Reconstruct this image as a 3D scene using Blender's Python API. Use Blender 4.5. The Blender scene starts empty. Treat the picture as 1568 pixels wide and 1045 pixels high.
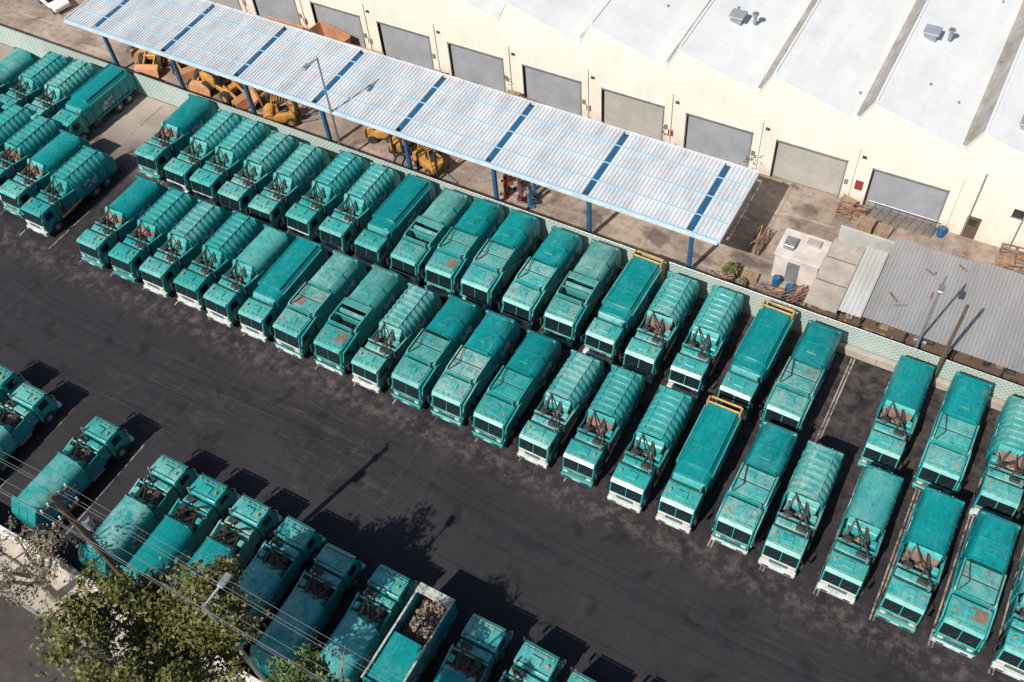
import bpy, bmesh, math, random
import numpy as np
from mathutils import Vector, Matrix
random.seed(7)
rad=math.radians
scene=bpy.context.scene
# ---------------------------------------------------------------- materials
def new_mat(name,rough=.6,metal=0):
    m=bpy.data.materials.new(name); m.use_nodes=True
    nt=m.node_tree; b=nt.nodes['Principled BSDF']
    b.inputs['Roughness'].default_value=rough; b.inputs['Metallic'].default_value=metal
    return m,nt,b
def lk(nt,a,b): nt.links.new(a,b)
def setin(nt,sock,v):
    if hasattr(v,'links') or hasattr(v,'is_output'): lk(nt,v,sock)
    elif isinstance(v,(tuple,list)):
        sock.default_value=tuple(v)+((1,) if len(v)==3 and sock.type=='RGBA' else ())
    else: sock.default_value=v
def coord(nt,kind='Object'): return nt.nodes.new('ShaderNodeTexCoord').outputs[kind]
def mapping(nt,vec,scale=(1,1,1),rot=(0,0,0),loc=(0,0,0)):
    n=nt.nodes.new('ShaderNodeMapping'); lk(nt,vec,n.inputs[0]); setin(nt,n.inputs['Location'],loc)
    n.inputs['Rotation'].default_value=rot; n.inputs['Scale'].default_value=scale; return n.outputs[0]
def noise(nt,vec,scale,detail=4,rough=.6,dist=0):
    n=nt.nodes.new('ShaderNodeTexNoise'); lk(nt,vec,n.inputs['Vector'])
    n.inputs['Scale'].default_value=scale;n.inputs['Detail'].default_value=detail
    n.inputs['Roughness'].default_value=rough;n.inputs['Distortion'].default_value=dist
    return n.outputs['Fac']
def ramp(nt,fac,a,b,v0=0.,v1=1.):
    n=nt.nodes.new('ShaderNodeMapRange'); lk(nt,fac,n.inputs[0])
    for i,v in zip((1,2,3,4),(a,b,v0,v1)): n.inputs[i].default_value=v
    return n.outputs[0]
def mth(nt,op,a,b=0.):
    n=nt.nodes.new('ShaderNodeMath');n.operation=op;setin(nt,n.inputs[0],a);setin(nt,n.inputs[1],b);return n.outputs[0]
def mix(nt,fac,a,b,mode='MIX'):
    n=nt.nodes.new('ShaderNodeMix');n.data_type='RGBA';n.blend_type=mode
    setin(nt,n.inputs[0],fac);setin(nt,n.inputs[6],a);setin(nt,n.inputs[7],b);return n.outputs[2]
def bump(nt,b,h,s=.3,d=.02):
    n=nt.nodes.new('ShaderNodeBump');n.inputs['Strength'].default_value=s;n.inputs['Distance'].default_value=d
    lk(nt,h,n.inputs['Height']);lk(nt,n.outputs[0],b.inputs['Normal'])
def sepxyz(nt,vec):
    n=nt.nodes.new('ShaderNodeSeparateXYZ');lk(nt,vec,n.inputs[0]);return n.outputs
def dirty(name,c1,c2,scale=1.,rough=.7,metal=0,lo=.35,hi=.7,bmp=0,perobj=False,stretch=(1,1,1)):
    m,nt,b=new_mat(name,rough,metal)
    v=coord(nt)
    if perobj:
        oi=nt.nodes.new('ShaderNodeObjectInfo').outputs['Random']
        o=mth(nt,'MULTIPLY',oi,53.); v2=nt.nodes.new('ShaderNodeVectorMath');v2.operation='ADD';lk(nt,v,v2.inputs[0]);lk(nt,o,v2.inputs[1]);v=v2.outputs[0]
    v=mapping(nt,v,stretch)
    n1=noise(nt,v,scale,5,.68)
    lk(nt,mix(nt,ramp(nt,n1,lo,hi),c1,c2),b.inputs['Base Color'])
    if bmp: bump(nt,b,n1,bmp)
    return m
def paint(name,c1,c2,dust,dlo,dhi,amt,rust=0.,rough=.28):
    m,nt,b=new_mat(name,rough)
    oi=nt.nodes.new('ShaderNodeObjectInfo').outputs['Random']
    o=mth(nt,'MULTIPLY',oi,71.)
    va=nt.nodes.new('ShaderNodeVectorMath');va.operation='ADD';lk(nt,coord(nt),va.inputs[0]);lk(nt,o,va.inputs[1]);v=va.outputs[0]
    geo=nt.nodes.new('ShaderNodeNewGeometry')
    nz=sepxyz(nt,geo.outputs['Normal'])[2]
    up=ramp(nt,nz,.1,.8,.15,1.)
    n1=noise(nt,v,.7,5,.68,.6); n2=noise(nt,v,4,3,.7); n3=noise(nt,mapping(nt,v,(4,.6,4)),2.,3,.6)
    base=mix(nt,oi,c1,c2)
    base=mix(nt,ramp(nt,n3,.42,.68,0,.45),base,(c1[0]*.5,c1[1]*.55,c1[2]*.58))
    r2=mth(nt,'FRACT',mth(nt,'MULTIPLY',oi,7.31))
    a=mth(nt,'MULTIPLY',mth(nt,'ADD',mth(nt,'MULTIPLY',r2,1.15),.2),amt)
    f=mth(nt,'ADD',mth(nt,'MULTIPLY',n1,.6),mth(nt,'MULTIPLY',n2,.4))
    d=mth(nt,'MULTIPLY',mth(nt,'MULTIPLY',ramp(nt,f,dlo,dhi),up),a)
    d=mth(nt,'MINIMUM',d,.92)
    col=mix(nt,d,base,dust)
    n4=noise(nt,v,2.6,5,.75,.5)
    col=mix(nt,mth(nt,'MULTIPLY',ramp(nt,n4,.54,.66,0,.55),up),col,(.025,.085,.077))
    n7=noise(nt,mapping(nt,v,(1,1,1),(0,0,0),(9,3,5)),1.7,5,.75)
    lo=.68-.13*rust; r3=mth(nt,'FRACT',mth(nt,'MULTIPLY',oi,13.7))
    col=mix(nt,mth(nt,'MULTIPLY',mth(nt,'MULTIPLY',ramp(nt,n7,lo,lo+.06,0,.75),up),ramp(nt,r3,0,1,.35,1)),col,(.20,.13,.10))
    lk(nt,col,b.inputs['Base Color'])
    lk(nt,ramp(nt,d,0,.8,rough,.65),b.inputs['Roughness'])
    return m
M={}
M['cab']=paint('teal_cab_paint',(.004,.31,.285),(.015,.38,.35),(.28,.53,.48),.38,.68,.7)
M['body']=paint('teal_body_paint',(.001,.215,.22),(.003,.28,.28),(.14,.39,.37),.48,.76,.5)
M['pale']=paint('teal_faded_paint',(.012,.31,.295),(.04,.40,.375),(.29,.48,.43),.38,.66,.8,rust=.05)
M['rusty']=paint('teal_rusty_paint',(.02,.27,.25),(.03,.33,.30),(.34,.45,.40),.34,.60,.95,rust=1.)
M['worn']=paint('teal_worn_paint',(.008,.29,.27),(.02,.35,.325),(.33,.47,.42),.36,.64,.85,rust=.4)
M['rubber']=dirty('tyre_rubber',(.018,.018,.018),(.06,.055,.05),3,.85)
M['dark']=dirty('dark_steel',(.02,.022,.024),(.07,.06,.05),2,.55)
m,nt,b=new_mat('vehicle_glass',.08); b.inputs['Base Color'].default_value=(.010,.02,.025,1); M['glass']=m
M['white']=dirty('white_paint',(.72,.76,.73),(.36,.42,.40),3,.4,perobj=True)
M['rim']=dirty('scuffed_rim_paint',(.55,.53,.47),(.14,.20,.18),2.5,.6,lo=.42,hi=.6,perobj=True)
M['brown']=dirty('dirty_debris',(.38,.29,.22),(.05,.035,.03),5.5,.9,lo=.43,hi=.58,bmp=.6,perobj=True)
M['rustp']=dirty('rust_plate',(.30,.18,.14),(.13,.085,.07),2.2,.85,perobj=True)
M['yellow']=dirty('yellow_paint',(.64,.39,.10),(.33,.20,.08),1.5,.5,perobj=True)
M['mach']=dirty('machine_yellow',(.68,.34,.06),(.28,.15,.06),1.5,.5,perobj=True)
M['orange']=dirty('orange_paint',(.62,.29,.12),(.33,.18,.12),1.2,.6,perobj=True)
M['lamp']=dirty('lamp_lens',(.75,.7,.6),(.6,.5,.4),4,.25)
m,nt,b=new_mat('truck_decal',.5)
v=coord(nt); n=noise(nt,mapping(nt,v,(1,2.2,5)),1.3,3,.6); n2=noise(nt,v,9,2,.5)
c=mix(nt,ramp(nt,n,.47,.5),(.40,.52,.52),(.03,.12,.20)); c=mix(nt,ramp(nt,n2,.62,.64),c,(.25,.06,.05)); lk(nt,c,b.inputs['Base Color']); M['decal']=m
M['blue']=dirty('blue_steel_paint',(.012,.13,.29),(.015,.08,.18),1.5,.5)
M['lblue']=dirty('light_blue_steel_paint',(.27,.53,.70),(.36,.54,.64),1.5,.5)
M['red']=dirty('red_paint',(.35,.05,.03),(.2,.05,.04),2,.5)
M['steel']=dirty('galvanised_steel',(.38,.40,.41),(.25,.26,.27),2,.45,.5)
M['wood']=dirty('weathered_wood',(.15,.10,.065),(.08,.052,.038),2,.9,stretch=(6,6,.8))
M['pallet']=dirty('pallet_wood',(.40,.28,.18),(.20,.14,.10),2,.9)
M['concrete']=dirty('concrete',(.50,.44,.37),(.31,.27,.23),.8,.9)
# ---------------------------------------------------------------- mesh builder
class MB:
    def __init__(s): s.v=[];s.f=[];s.m=[];s.mats=[]
    def mi(s,k):
        if k not in s.mats: s.mats.append(k)
        return s.mats.index(k)
    def add(s,vs,fs,k):
        o=len(s.v); s.v+= [tuple(p) for p in vs]; s.f+=[tuple(i+o for i in f) for f in fs]; s.m+=[s.mi(k)]*len(fs)
    def addbm(s,bm,k):
        bmesh.ops.recalc_face_normals(bm,faces=bm.faces)
        bm.verts.index_update()
        s.add([v.co.copy() for v in bm.verts],[[v.index for v in f.verts] for f in bm.faces],k); bm.free()
    def box(s,x0,x1,y0,y1,z0,z1,k,b=0,seg=1):
        bm=bmesh.new(); bmesh.ops.create_cube(bm,size=1)
        for v in bm.verts: v.co=Vector((x0+(v.co.x+.5)*(x1-x0),y0+(v.co.y+.5)*(y1-y0),z0+(v.co.z+.5)*(z1-z0)))
        if b: bmesh.ops.bevel(bm,geom=bm.edges[:],offset=b,segments=seg,affect='EDGES',profile=.5)
        s.addbm(bm,k)
    def prism(s,prof,a0,a1,k,axis='x',b=0,seg=1):
        bm=bmesh.new()
        def P(p,a): return (a,p[0],p[1]) if axis=='x' else ((p[0],a,p[1]) if axis=='y' else (p[0],p[1],a))
        A=[bm.verts.new(P(p,a0)) for p in prof]; B=[bm.verts.new(P(p,a1)) for p in prof]
        n=len(prof); bm.faces.new(A); bm.faces.new(B[::-1])
        for i in range(n): bm.faces.new((A[i],B[i],B[(i+1)%n],A[(i+1)%n]))
        bmesh.ops.recalc_face_normals(bm,faces=bm.faces)
        if b: bmesh.ops.bevel(bm,geom=bm.edges[:],offset=b,segments=seg,affect='EDGES',profile=.5)
        s.addbm(bm,k)
    def tube(s,pts,rs,k,seg=8,cap=True):
        pts=[Vector(p) for p in pts]
        if not isinstance(rs,(list,tuple)): rs=[rs]*len(pts)
        vs=[];fs=[];pu=None
        for i,p in enumerate(pts):
            t=(pts[min(i+1,len(pts)-1)]-pts[max(i-1,0)]).normalized()
            u=t.orthogonal().normalized() if pu is None else (pu-t*pu.dot(t)).normalized()
            pu=u; w=t.cross(u)
            for j in range(seg):
                a=2*math.pi*j/seg; vs.append(p+(u*math.cos(a)+w*math.sin(a))*rs[i])
        for i in range(len(pts)-1):
            for j in range(seg):
                fs.append((i*seg+j,i*seg+(j+1)%seg,(i+1)*seg+(j+1)%seg,(i+1)*seg+j))
        if cap: fs.append(tuple(range(seg))[::-1]); fs.append(tuple((len(pts)-1)*seg+j for j in range(seg)))
        s.add(vs,fs,k)
    def cyl(s,c,ax,r,h,k,seg=18):
        c=Vector(c);a={'x':Vector((1,0,0)),'y':Vector((0,1,0)),'z':Vector((0,0,1))}[ax]
        s.tube([c-a*h/2,c+a*h/2],r,k,seg)
    def beam(s,p0,p1,w,h,k):
        p0=Vector(p0);p1=Vector(p1);t=(p1-p0).normalized()
        r=t.cross(Vector((0,0,1)))
        r=r.normalized() if r.length>1e-3 else Vector((1,0,0))
        u=r.cross(t).normalized()
        vs=[p+r*a*w/2+u*c*h/2 for p in (p0,p1) for a,c in ((-1,-1),(1,-1),(1,1),(-1,1))]
        s.add(vs,[(0,3,2,1),(4,5,6,7),(0,1,5,4),(1,2,6,5),(2,3,7,6),(3,0,4,7)],k)
    def rubble(s,x0,x1,y0,y1,z,h,k,r,n=14,mound=0.):
        vs=[];fs=[]
        for i in range(n):
            for j in range(n): 
                e=min(i,j,n-1-i,n-1-j)
                vs.append((x0+(x1-x0)*i/(n-1),y0+(y1-y0)*j/(n-1),z+r.random()*h*(1 if e else .3)+mound*min(1,e/3.)))
        for i in range(n-1):
            for j in range(n-1): fs.append((i*n+j,(i+1)*n+j,(i+1)*n+j+1,i*n+j+1))
        s.add(vs,fs,k)
    def mesh(s,name,smooth=True):
        me=bpy.data.meshes.new(name); me.from_pydata(s.v,[],s.f)
        for k in s.mats: me.materials.append(M[k])
        me.polygons.foreach_set('material_index',s.m)
        if smooth:
            me.polygons.foreach_set('use_smooth',[True]*len(s.f)); me.set_sharp_from_angle(angle=rad(34))
        me.update(); return me
def obj(name,me,loc=(0,0,0),rz=0,parent=None,scale=None):
    o=bpy.data.objects.new(name,me); o.location=loc; o.rotation_euler=(0,0,rz)
    if scale: o.scale=scale
    scene.collection.objects.link(o)
    if parent: o.parent=parent
    return o
def empty(name,loc=(0,0,0)):
    return obj(name,None,loc)
# ---------------------------------------------------------------- trucks
def chassis(B,L,axles):
    B.box(-.42,.42,.3,L-.15,.62,.92,'dark')
    for y in axles:
        for sx in (-1,1):
            dual=y>3
            w=.55 if dual else .32
            B.cyl((sx*(1.2-w/2),y,.52),'x',.52,w,'rubber',18)
            B.cyl((sx*(1.2+.004),y,.52),'x',.24,.03,'steel',12)
    B.box(-1.1,-.45,2.6,3.7,.5,.95,'steel',.04); B.box(.45,1.1,2.5,3.5,.5,.95,'dark',.04)
def cab(B,L,zt,w=1.18,kind=0,seed=0):
    rnd=random.Random(seed)
    prof=[(.08,.55),(0,1.3),(.04,1.45),(.30,zt-.22),(.44,zt-.06),(L-.12,zt),(L,zt-.12),(L,.6)]
    B.prism(prof,-w,w,'cab','x',.06,2)
    zb=1.42; zw=zt-.24; yb=.035;yt=.285
    for x0,x1 in ((-w+.1,-.03),(.03,w-.1)):
        B.prism([(yb-.03,zb),(yt-.03,zw),(yt+.05,zw),(yb+.05,zb)],x0,x1,'glass','x')
    B.beam((-.7,yb-.05,zb+.05),(-.2,yb+.08,zb+.5),.03,.03,'dark'); B.beam((.3,yb-.05,zb+.05),(.8,yb+.08,zb+.5),.03,.03,'dark')
    B.prism([(.18,zt-.23),(.14,zt-.19),(.36,zt-.02),(.40,zt-.06)],-w+.05,w-.05,'cab','x')
    for sx in (-1,1):
        x=sx*(w+.004)
        B.box(min(x,x-sx*.02),max(x,x-sx*.02),.5,1.25,1.55,zt-.35,'glass')
        B.box(min(x,x+sx*.03),max(x,x+sx*.03),1.3,1.36,1.1,1.5,'dark')
        B.beam((sx*w,.25,zt-.35),(sx*(w+.22),.02,zt-.4),.03,.03,'dark'); B.beam((sx*w,.15,1.5),(sx*(w+.22),.02,1.5),.03,.03,'dark')
        B.box(sx*(w+.22)-.08,sx*(w+.22)+.08,-.02,.05,1.55,zt-.5,'dark',.01)
        B.box(sx*.88-.16,sx*.88+.16,-.07,.02,.94,1.12,'lamp',.015)
        B.box(sx*.88-.16,sx*.88+.16,-.07,.0,1.15,1.22,'orange',.01)
        B.box(sx*1.12-.1,sx*1.12+.1,.2,.6,.42,.5,'dark')
    B.box(-w+.06,w-.06,-.035,.05,.92,1.36,'white' if kind==1 else 'cab',.015)
    B.box(-.6,.6,-.05,-.02,.96,1.30,'dark',.01)
    for i in range(3): B.box(-.56,.56,-.065,-.045,1.02+i*.1,1.045+i*.1,'steel')
    if kind!=1: B.box(-.3,.3,-.075,-.066,1.31,1.35,'white')
    B.box(-w-.02,w+.02,-.2,.12,.45,.8,'white' if (kind or seed==2) else 'worn',.04)
    B.box(-.28,.28,-.215,-.195,.55,.7,'white'); B.box(-.95,-.5,-.215,-.195,.55,.7,'dark'); B.box(.5,.95,-.215,-.195,.55,.7,'dark')
    B.box(-.38,.38,.75,1.25,zt-.03,zt+.07,'cab',.03)
    B.cyl((rnd.choice((-.8,.8)),1.0,zt+.04),'z',.09,.16,'orange',10)
    for x in (-.9,-.45,0,.45,.9): B.box(x-.05,x+.05,.46,.54,zt-.06,zt+.02,'orange')
    B.cyl((.95,L-.05,zt-.1),'z',.07,1.0,'steel',8)
    B.box(-w+.1,w-.1,L-.2,L-.15,zt,zt+.02,'dark')
def sideclut(B,y0,y1,seed):
    """equipment box, then an open hopper behind the cab with loader arm and hydraulics"""
    r=random.Random(seed)
    ym=y0+.68
    B.prism([(y0+.06,1.0),(y0+.06,2.2),(y0+.14,2.36),(ym-.1,2.44),(ym,2.3),(ym,1.0)],-1.1,1.1,'worn','x',.04)
    B.box(-.9,-.15,y0+.2,ym-.15,2.40,2.48,'cab',.02); B.box(.2,.85,y0+.2,ym-.15,2.38,2.56,'dark',.03)
    for sx in (-1,1): B.box(sx*1.16-.04,sx*1.16+.04,ym,y1,.95,2.3,'body',.01)
    B.rubble(-1.11,1.11,ym+.02,y1,1.6,.22,'brown',r,18,.2)
    B.beam((-1.2,ym+.12,2.4),(1.2,ym+.12,2.4),.12,.12,'worn')
    s=r.choice((-1,1))
    # curved packer plate
    B.prism([(y1-.45,1.5),(y1-.5,2.2),(y1-.32,2.65),(y1-.1,2.8),(y1-.02,2.8),(y1-.02,1.5)],-.95,.95,'worn' if seed%2 else 'rustp','x',.03)
    B.beam((-.75*s,ym+.05,2.35),(-.15*s,y1+.1,2.95),.16,.1,'dark'); B.beam((.8*s,ym+.1,2.3),(.55*s,y1+.1,3.0),.12,.1,'dark')
    B.tube([(-1.0*s,y0+.3,2.5),(-.5*s,y0+.8,2.95),(.1,y0+1.2,2.8),(.6*s,y1,3.15)],.055,'rubber',6)
    B.tube([(.2,y0+.3,2.5),(.35,y0+.9,2.85),(.2,y1-.1,2.85)],.05,'rubber',6)
    B.tube([(-.9,ym,2.3),(-.6,ym+.4,2.6),(-.9,y1,2.6)],.045,'rubber',6)
    B.tube([(-.6,ym,2.4),(0,ym+.5,3.0),(.6,ym+.2,2.5)],.04,'rubber',6)
    B.box(.62*s-.25,.62*s+.25,ym+.1,ym+.5,1.9,2.6,'dark',.04)
    B.box(-.95*s-.2,-.95*s+.2,ym+.45,ym+.9,1.9,2.5,'cab',.04)
    B.beam((1.27,ym-.2,.8),(1.27,ym,2.5),.14,.2,'dark'); B.beam((1.27,ym,2.45),(1.25,y1+.6,2.1),.12,.16,'worn')
    B.beam((1.3,y0+.1,1.0),(1.3,y1+.2,1.1),.1,.22,'yellow')
def section(kind,s=1.,zt=3.2):
    if kind=='round':
        pts=[(-1.2*s,1.0),(-1.24*s,1.6),(-1.24*s,2.2)]
        for i in range(1,14):
            a=math.pi*(1-i/14.); pts.append((1.24*s*math.cos(a),2.2+(zt-2.2)*math.sin(a)**.8*(s*1.0)))
        pts+=[(1.24*s,2.2),(1.24*s,1.6),(1.2*s,1.0)]; return pts
    if kind=='rib': p=[(-1.15,1.0),(-1.23,2.3),(-1.1,2.72),(-.66,zt-.06),(-.2,zt),(.2,zt),(.66,zt-.06),(1.1,2.72),(1.23,2.3),(1.15,1.0)]
    else: p=[(-1.15,1.0),(-1.23,1.5),(-1.23,2.65),(-.92,zt-.05),(-.3,zt),(.3,zt),(.92,zt-.05),(1.23,2.65),(1.23,1.5),(1.15,1.0)]
    return [(x*s,1.0+(z-1.0)*(1+(s-1)*1.3)) for x,z in p]
def sides(B,y0,y1,step=.85,z1=2.3):
    y=y0
    while y<y1:
        for sx in (-1,1): B.box(sx*1.25-.035,sx*1.25+.035,y,y+.09,1.02,z1,'body')
        y+=step
    for sx in (-1,1):
        B.box(sx*1.26-.03,sx*1.26+.03,y0,y1,.98,1.1,'body')
        B.box(sx*1.262-.022,sx*1.262+.022,y0+.9,y0+2.3,1.4,2.1,'decal')
def truck(kind,seed):
    B=MB(); r=random.Random(seed+17); L=8.3
    if kind in('rib','round'):
        chassis(B,L,(1.05,5.5,6.8)); cab(B,1.62,2.58,1.17,seed%2,seed)
        sideclut(B,1.62,3.72,seed)
        k='pale'; ys=3.75
        if kind=='round':
            bk='pale' if seed%2 else 'body'
            B.prism(section('round'),ys,7.5,bk,'y',.02)
            for y in (ys,4.9,6.2,7.4): B.prism(section('round',1.015),y,y+.07,bk,'y')
        else:
            B.prism(section('rib'),ys,7.5,k,'y')
            y=ys+.12;i=0
            while y<7.3:
                B.prism(section('rib',1.024),y,y+.25,'pale' if (i+seed)%4 else 'worn','y',.03); y+=.5;i+=1
            B.prism(section('rib',1.03),ys,ys+.08,'worn','y')
            for x in (-.68,.68): B.box(x-.03,x+.03,ys,7.5,3.05,3.24,'pale')
        B.prism([(7.5,1.0),(7.5,3.12),(7.75,2.95),(8.25,2.1),(8.3,1.2),(8.1,.75),(7.6,.75)],-1.2,1.2,'body' if kind=='round' else 'worn','x',.05)
        B.prism([(ys,2.2),(ys,3.08),(ys-.25,2.8),(ys-.2,2.2)],-1.0,1.0,k,'x',.03)
        sides(B,3.8,7.5)
        B.box(-1.1,1.1,8.1,8.32,.55,.72,'dark')
        for x in (-.4,.4): B.beam((x,7.7,3.0),(x,8.27,2.1),.08,.06,'body')
    elif kind in('fl','flopen','flrust'):
        chassis(B,L,(1.15,5.7,7.0))
        cab(B,2.0,2.75,1.2,seed%2,seed)
        top={'fl':'cab','flrust':'worn','flopen':'rusty'}[kind]
        B.box(-1.1,1.1,.66,1.88,2.75,2.80,top if kind!='fl' else 'worn',.02)
        pk='rustp' if (kind!='fl' and seed==2) else 'worn'
        a=(-.95,-.2,.95)[seed%3] if seed<3 else -.6
        B.box(min(a,a*.1)-.05,max(a,a*.1)+.05,.85,1.65,2.805,2.84,pk,.01)
        B.box(-.3,.3,1.1,1.5,2.845,2.87,'cab',.01)
        for sx in (-1,1): B.prism([(2.1,1.0),(2.1,2.85),(2.35,3.0),(4.3,3.05),(4.3,1.0)],sx*1.2-.05,sx*1.2+.05,top,'x',.01)
        B.box(-1.14,1.14,2.1,2.2,1.0,2.9,top)
        if kind=='flopen':
            B.rubble(-1.14,1.14,2.2,4.3,1.5,.35,'brown',r,20,.2)
            B.prism([(3.2,1.6),(3.1,2.4),(3.3,2.85),(3.5,2.9),(3.5,1.6)],-1.1,1.1,'rusty','x',.03)
            B.box(-1.14,1.14,3.75,4.3,2.92,3.03,'rusty',.02); B.beam((-1.14,2.9,2.9),(1.14,2.9,2.9),.1,.1,'rusty')
        else:
            B.box(-1.14,1.14,2.2,4.3,1.0,2.84,'dark')
            B.box(-1.08,1.08,2.26,3.2,2.84,2.90,top,.02); B.box(-1.08,1.08,3.28,4.24,2.84,2.92,'rusty' if kind=='flrust' else 'worn',.02)
            if kind=='flrust' and seed%2: B.box(-.95,-.2,2.45,3.05,2.90,2.94,'rustp',.01)
            B.box(.15,.9,2.5,3.0,2.90,2.95,top,.01); B.box(-.7,-.1,3.5,4.0,2.92,2.96,'cab',.01)
            B.tube([(-1.0,2.2,2.95),(-.6,2.9,3.05),(-.9,4.2,3.1)],.035,'rubber',6)
        bt={'fl':'body','flopen':'rusty','flrust':'worn' if seed%2 else 'body'}[kind]
        B.prism(section('box',1,3.22),4.3,7.5,bt,'y',.02)
        for y in (4.3,5.9,7.4): B.prism(section('box',1.015,3.22),y,y+.1,bt,'y')
        B.prism([(7.5,1.0),(7.5,3.18),(7.8,3.05),(8.3,2.0),(8.3,1.1),(7.9,.75)],-1.22,1.22,bt,'x',.06)
        B.box(-.35,.35,5.0,5.5,3.21,3.27,bt,.02)
        sides(B,4.4,7.5)
        for sx in (-1,1):
            B.beam((sx*1.31,4.9,1.3),(sx*1.31,2.2,2.55),.1,.24,'cab'); B.beam((sx*1.31,2.25,2.55),(sx*1.31,.45,2.3),.1,.22,'cab'); B.beam((sx*1.31,.5,2.3),(sx*1.31,.1,1.2),.1,.18,'cab')
        B.cyl((0,-.16,.92),'x',.06,2.55,'cab',8)
    elif kind in('box','boxy'):
        chassis(B,L,(1.0,5.6,6.9)); cab(B,1.75,2.55,1.17,seed%2,seed)
        e=7.5 if kind=='boxy' else 7.7
        B.prism(section('box',.97,3.0),2.1,2.9,'body','y',.02)
        B.prism(section('box',1,3.13),2.85,e,'body','y',.02)
        B.prism([(1.85,1.0),(1.85,2.45),(2.12,2.75),(2.12,1.0)],-1.05,1.05,'worn','x',.02)
        for x in (-.95,.95): B.box(x-.04,x+.04,2.9,e,3.06,3.14,'body')
        for sx in (-1,1): B.box(sx*1.25-.04,sx*1.25+.04,2.9,e,2.6,2.72,'cab')
        for y in (4.3,5.9): B.box(-.92,.92,y,y+.05,3.10,3.155,'body')
        sides(B,3.0,e-.1)
        if kind=='boxy':
            for sx in (-1,1): B.prism([(e,.9),(e,3.2),(8.0,3.15),(8.4,2.3),(8.35,.9)],sx*1.15-.06,sx*1.15+.06,'yellow','x')
            B.box(-1.08,1.08,8.0,8.12,2.95,3.1,'yellow',.03); B.box(-1.08,1.08,e+.02,e+.12,2.9,3.2,'yellow',.03)
            B.box(-1.08,1.08,e,8.3,.8,1.6,'dark'); B.beam((-.5,e+.1,2.9),(-.5,8.2,2.3),.1,.1,'dark');B.beam((.5,e+.1,2.9),(.5,8.2,2.3),.1,.1,'dark')
        else: B.prism([(e,1.0),(e,3.1),(7.95,3.0),(8.3,2.0),(8.3,1.0),(8.0,.75)],-1.2,1.2,'body','x',.05)
    elif kind=='dump':
        chassis(B,L,(1.0,5.6,6.9)); cab(B,1.75,2.6,1.17,1,seed)
        for sx in (-1,1): B.prism([(2.0,1.0),(2.0,2.9),(8.3,2.9),(8.3,1.0)],sx*1.2-.05,sx*1.2+.05,'body','x'); B.box(sx*1.2-.07,sx*1.2+.07,1.98,8.3,2.9,2.98,'rim',.01)
        B.box(-1.15,1.15,2.0,2.1,1.0,2.9,'body'); B.box(-1.15,1.15,8.2,8.3,1.0,2.9,'brown'); B.box(-1.29,1.29,7.75,8.36,2.9,2.985,'rim',.01)
        B.rubble(-1.15,1.15,5.2,8.2,1.3,.45,'brown',r,24,.3)
        for i in range(9):
            x=r.uniform(-.9,.8);y=r.uniform(5.4,7.4);z=r.uniform(1.8,2.1); a=r.uniform(0,3.1); B.beam((x,y,z),(x+.35*math.cos(a),y+.35*math.sin(a),z+r.uniform(-.2,.2)),.22,.05,r.choice(('pallet','brown','rim')))
        B.box(-1.14,1.14,2.1,5.2,2.55,2.7,'body',.02); sides(B,2.2,8.1)
    return B.mesh('garbage_truck_'+kind)
TR={}
def get(kind,var):
    key=(kind,var)
    if key not in TR: TR[key]=truck(kind,var)
    return TR[key]
rt=random.Random(3)
def place(kind,x,y,face=0,var=None):
    var=rt.randrange(4) if var is None else var
    s=rt.uniform(.985,1.015)
    obj('garbage_truck',get(kind,var),(x+rt.uniform(-.07,.07),y+rt.uniform(-.25,.25),0),face+rad(rt.uniform(-1.1,1.1)),scale=(s*.94,s,s*rt.uniform(.97,1.03)))
FY=27.9
for x,k in zip([-58.0,-54.7,-51.4,-48.1,-45.0,-41.8,-38.4,-34.9,-31.7,-28.4,-25.1,-21.8,-18.4,-15.2,-11.7,-8.4,-4.9,-1.8,1.8,5.3,8.5,11.7,15,18.4],
  ['round','rib','rib','rib','round','box','flrust','flopen','rib','flrust','flrust','fl','rib','rib','rib','boxy','fl','rib','round','round','flrust','round','rib','rib']):
    place(k,x,FY,var={-58.0:0,-45.0:1,1.8:1,5.3:0}.get(x))
for x,k in zip([-60.6,-57.2,-54.2,-51.2,-48.0,-44.5,-41.3,-38,-34.6,-31.5,-28.3,-24.8,-21.5,-18.3,-15.2,-11.8,-8.4,-5.1,1.3,4.8,8.4,11.9,15.3],
  ['round','rib','rib','rib','rib','rib','rib','box','flopen','flrust','flrust','fl','flopen','boxy','rib','rib','boxy','flrust','round','fl','rib','round','rib']):
    place(k,x,37.1 if x>-60 else 37.4,var={-60.6:0,1.3:0}.get(x))
for x,y,k in [(-64.8,28.7,'rib'),(-68.2,29.3,'round'),(-71.5,29.6,'rib'),(-74.9,29.8,'rib'),(-78.4,29.5,'round'),(-70.6,37.5,'box'),(-74.2,37.0,'rib'),(-77.5,36.8,'rib'),(-80.8,36.0,'round')]:
    place(k,x,y)
for x,k in [(-54.9,'rib'),(-51.6,'round'),(-44.8,'round'),(-38.6,'round'),(-35.2,'round'),(-31.9,'round'),(-28.4,'round'),(-25.2,'round'),(-21.5,'round'),(-14.9,'round'),(-11.5,'rib'),(-8.3,'round'),(-5,'rib'),(-1.6,'round')]:
    place(k,x,16.5,math.pi)
place('dump',-18.4,8.3)
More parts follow.
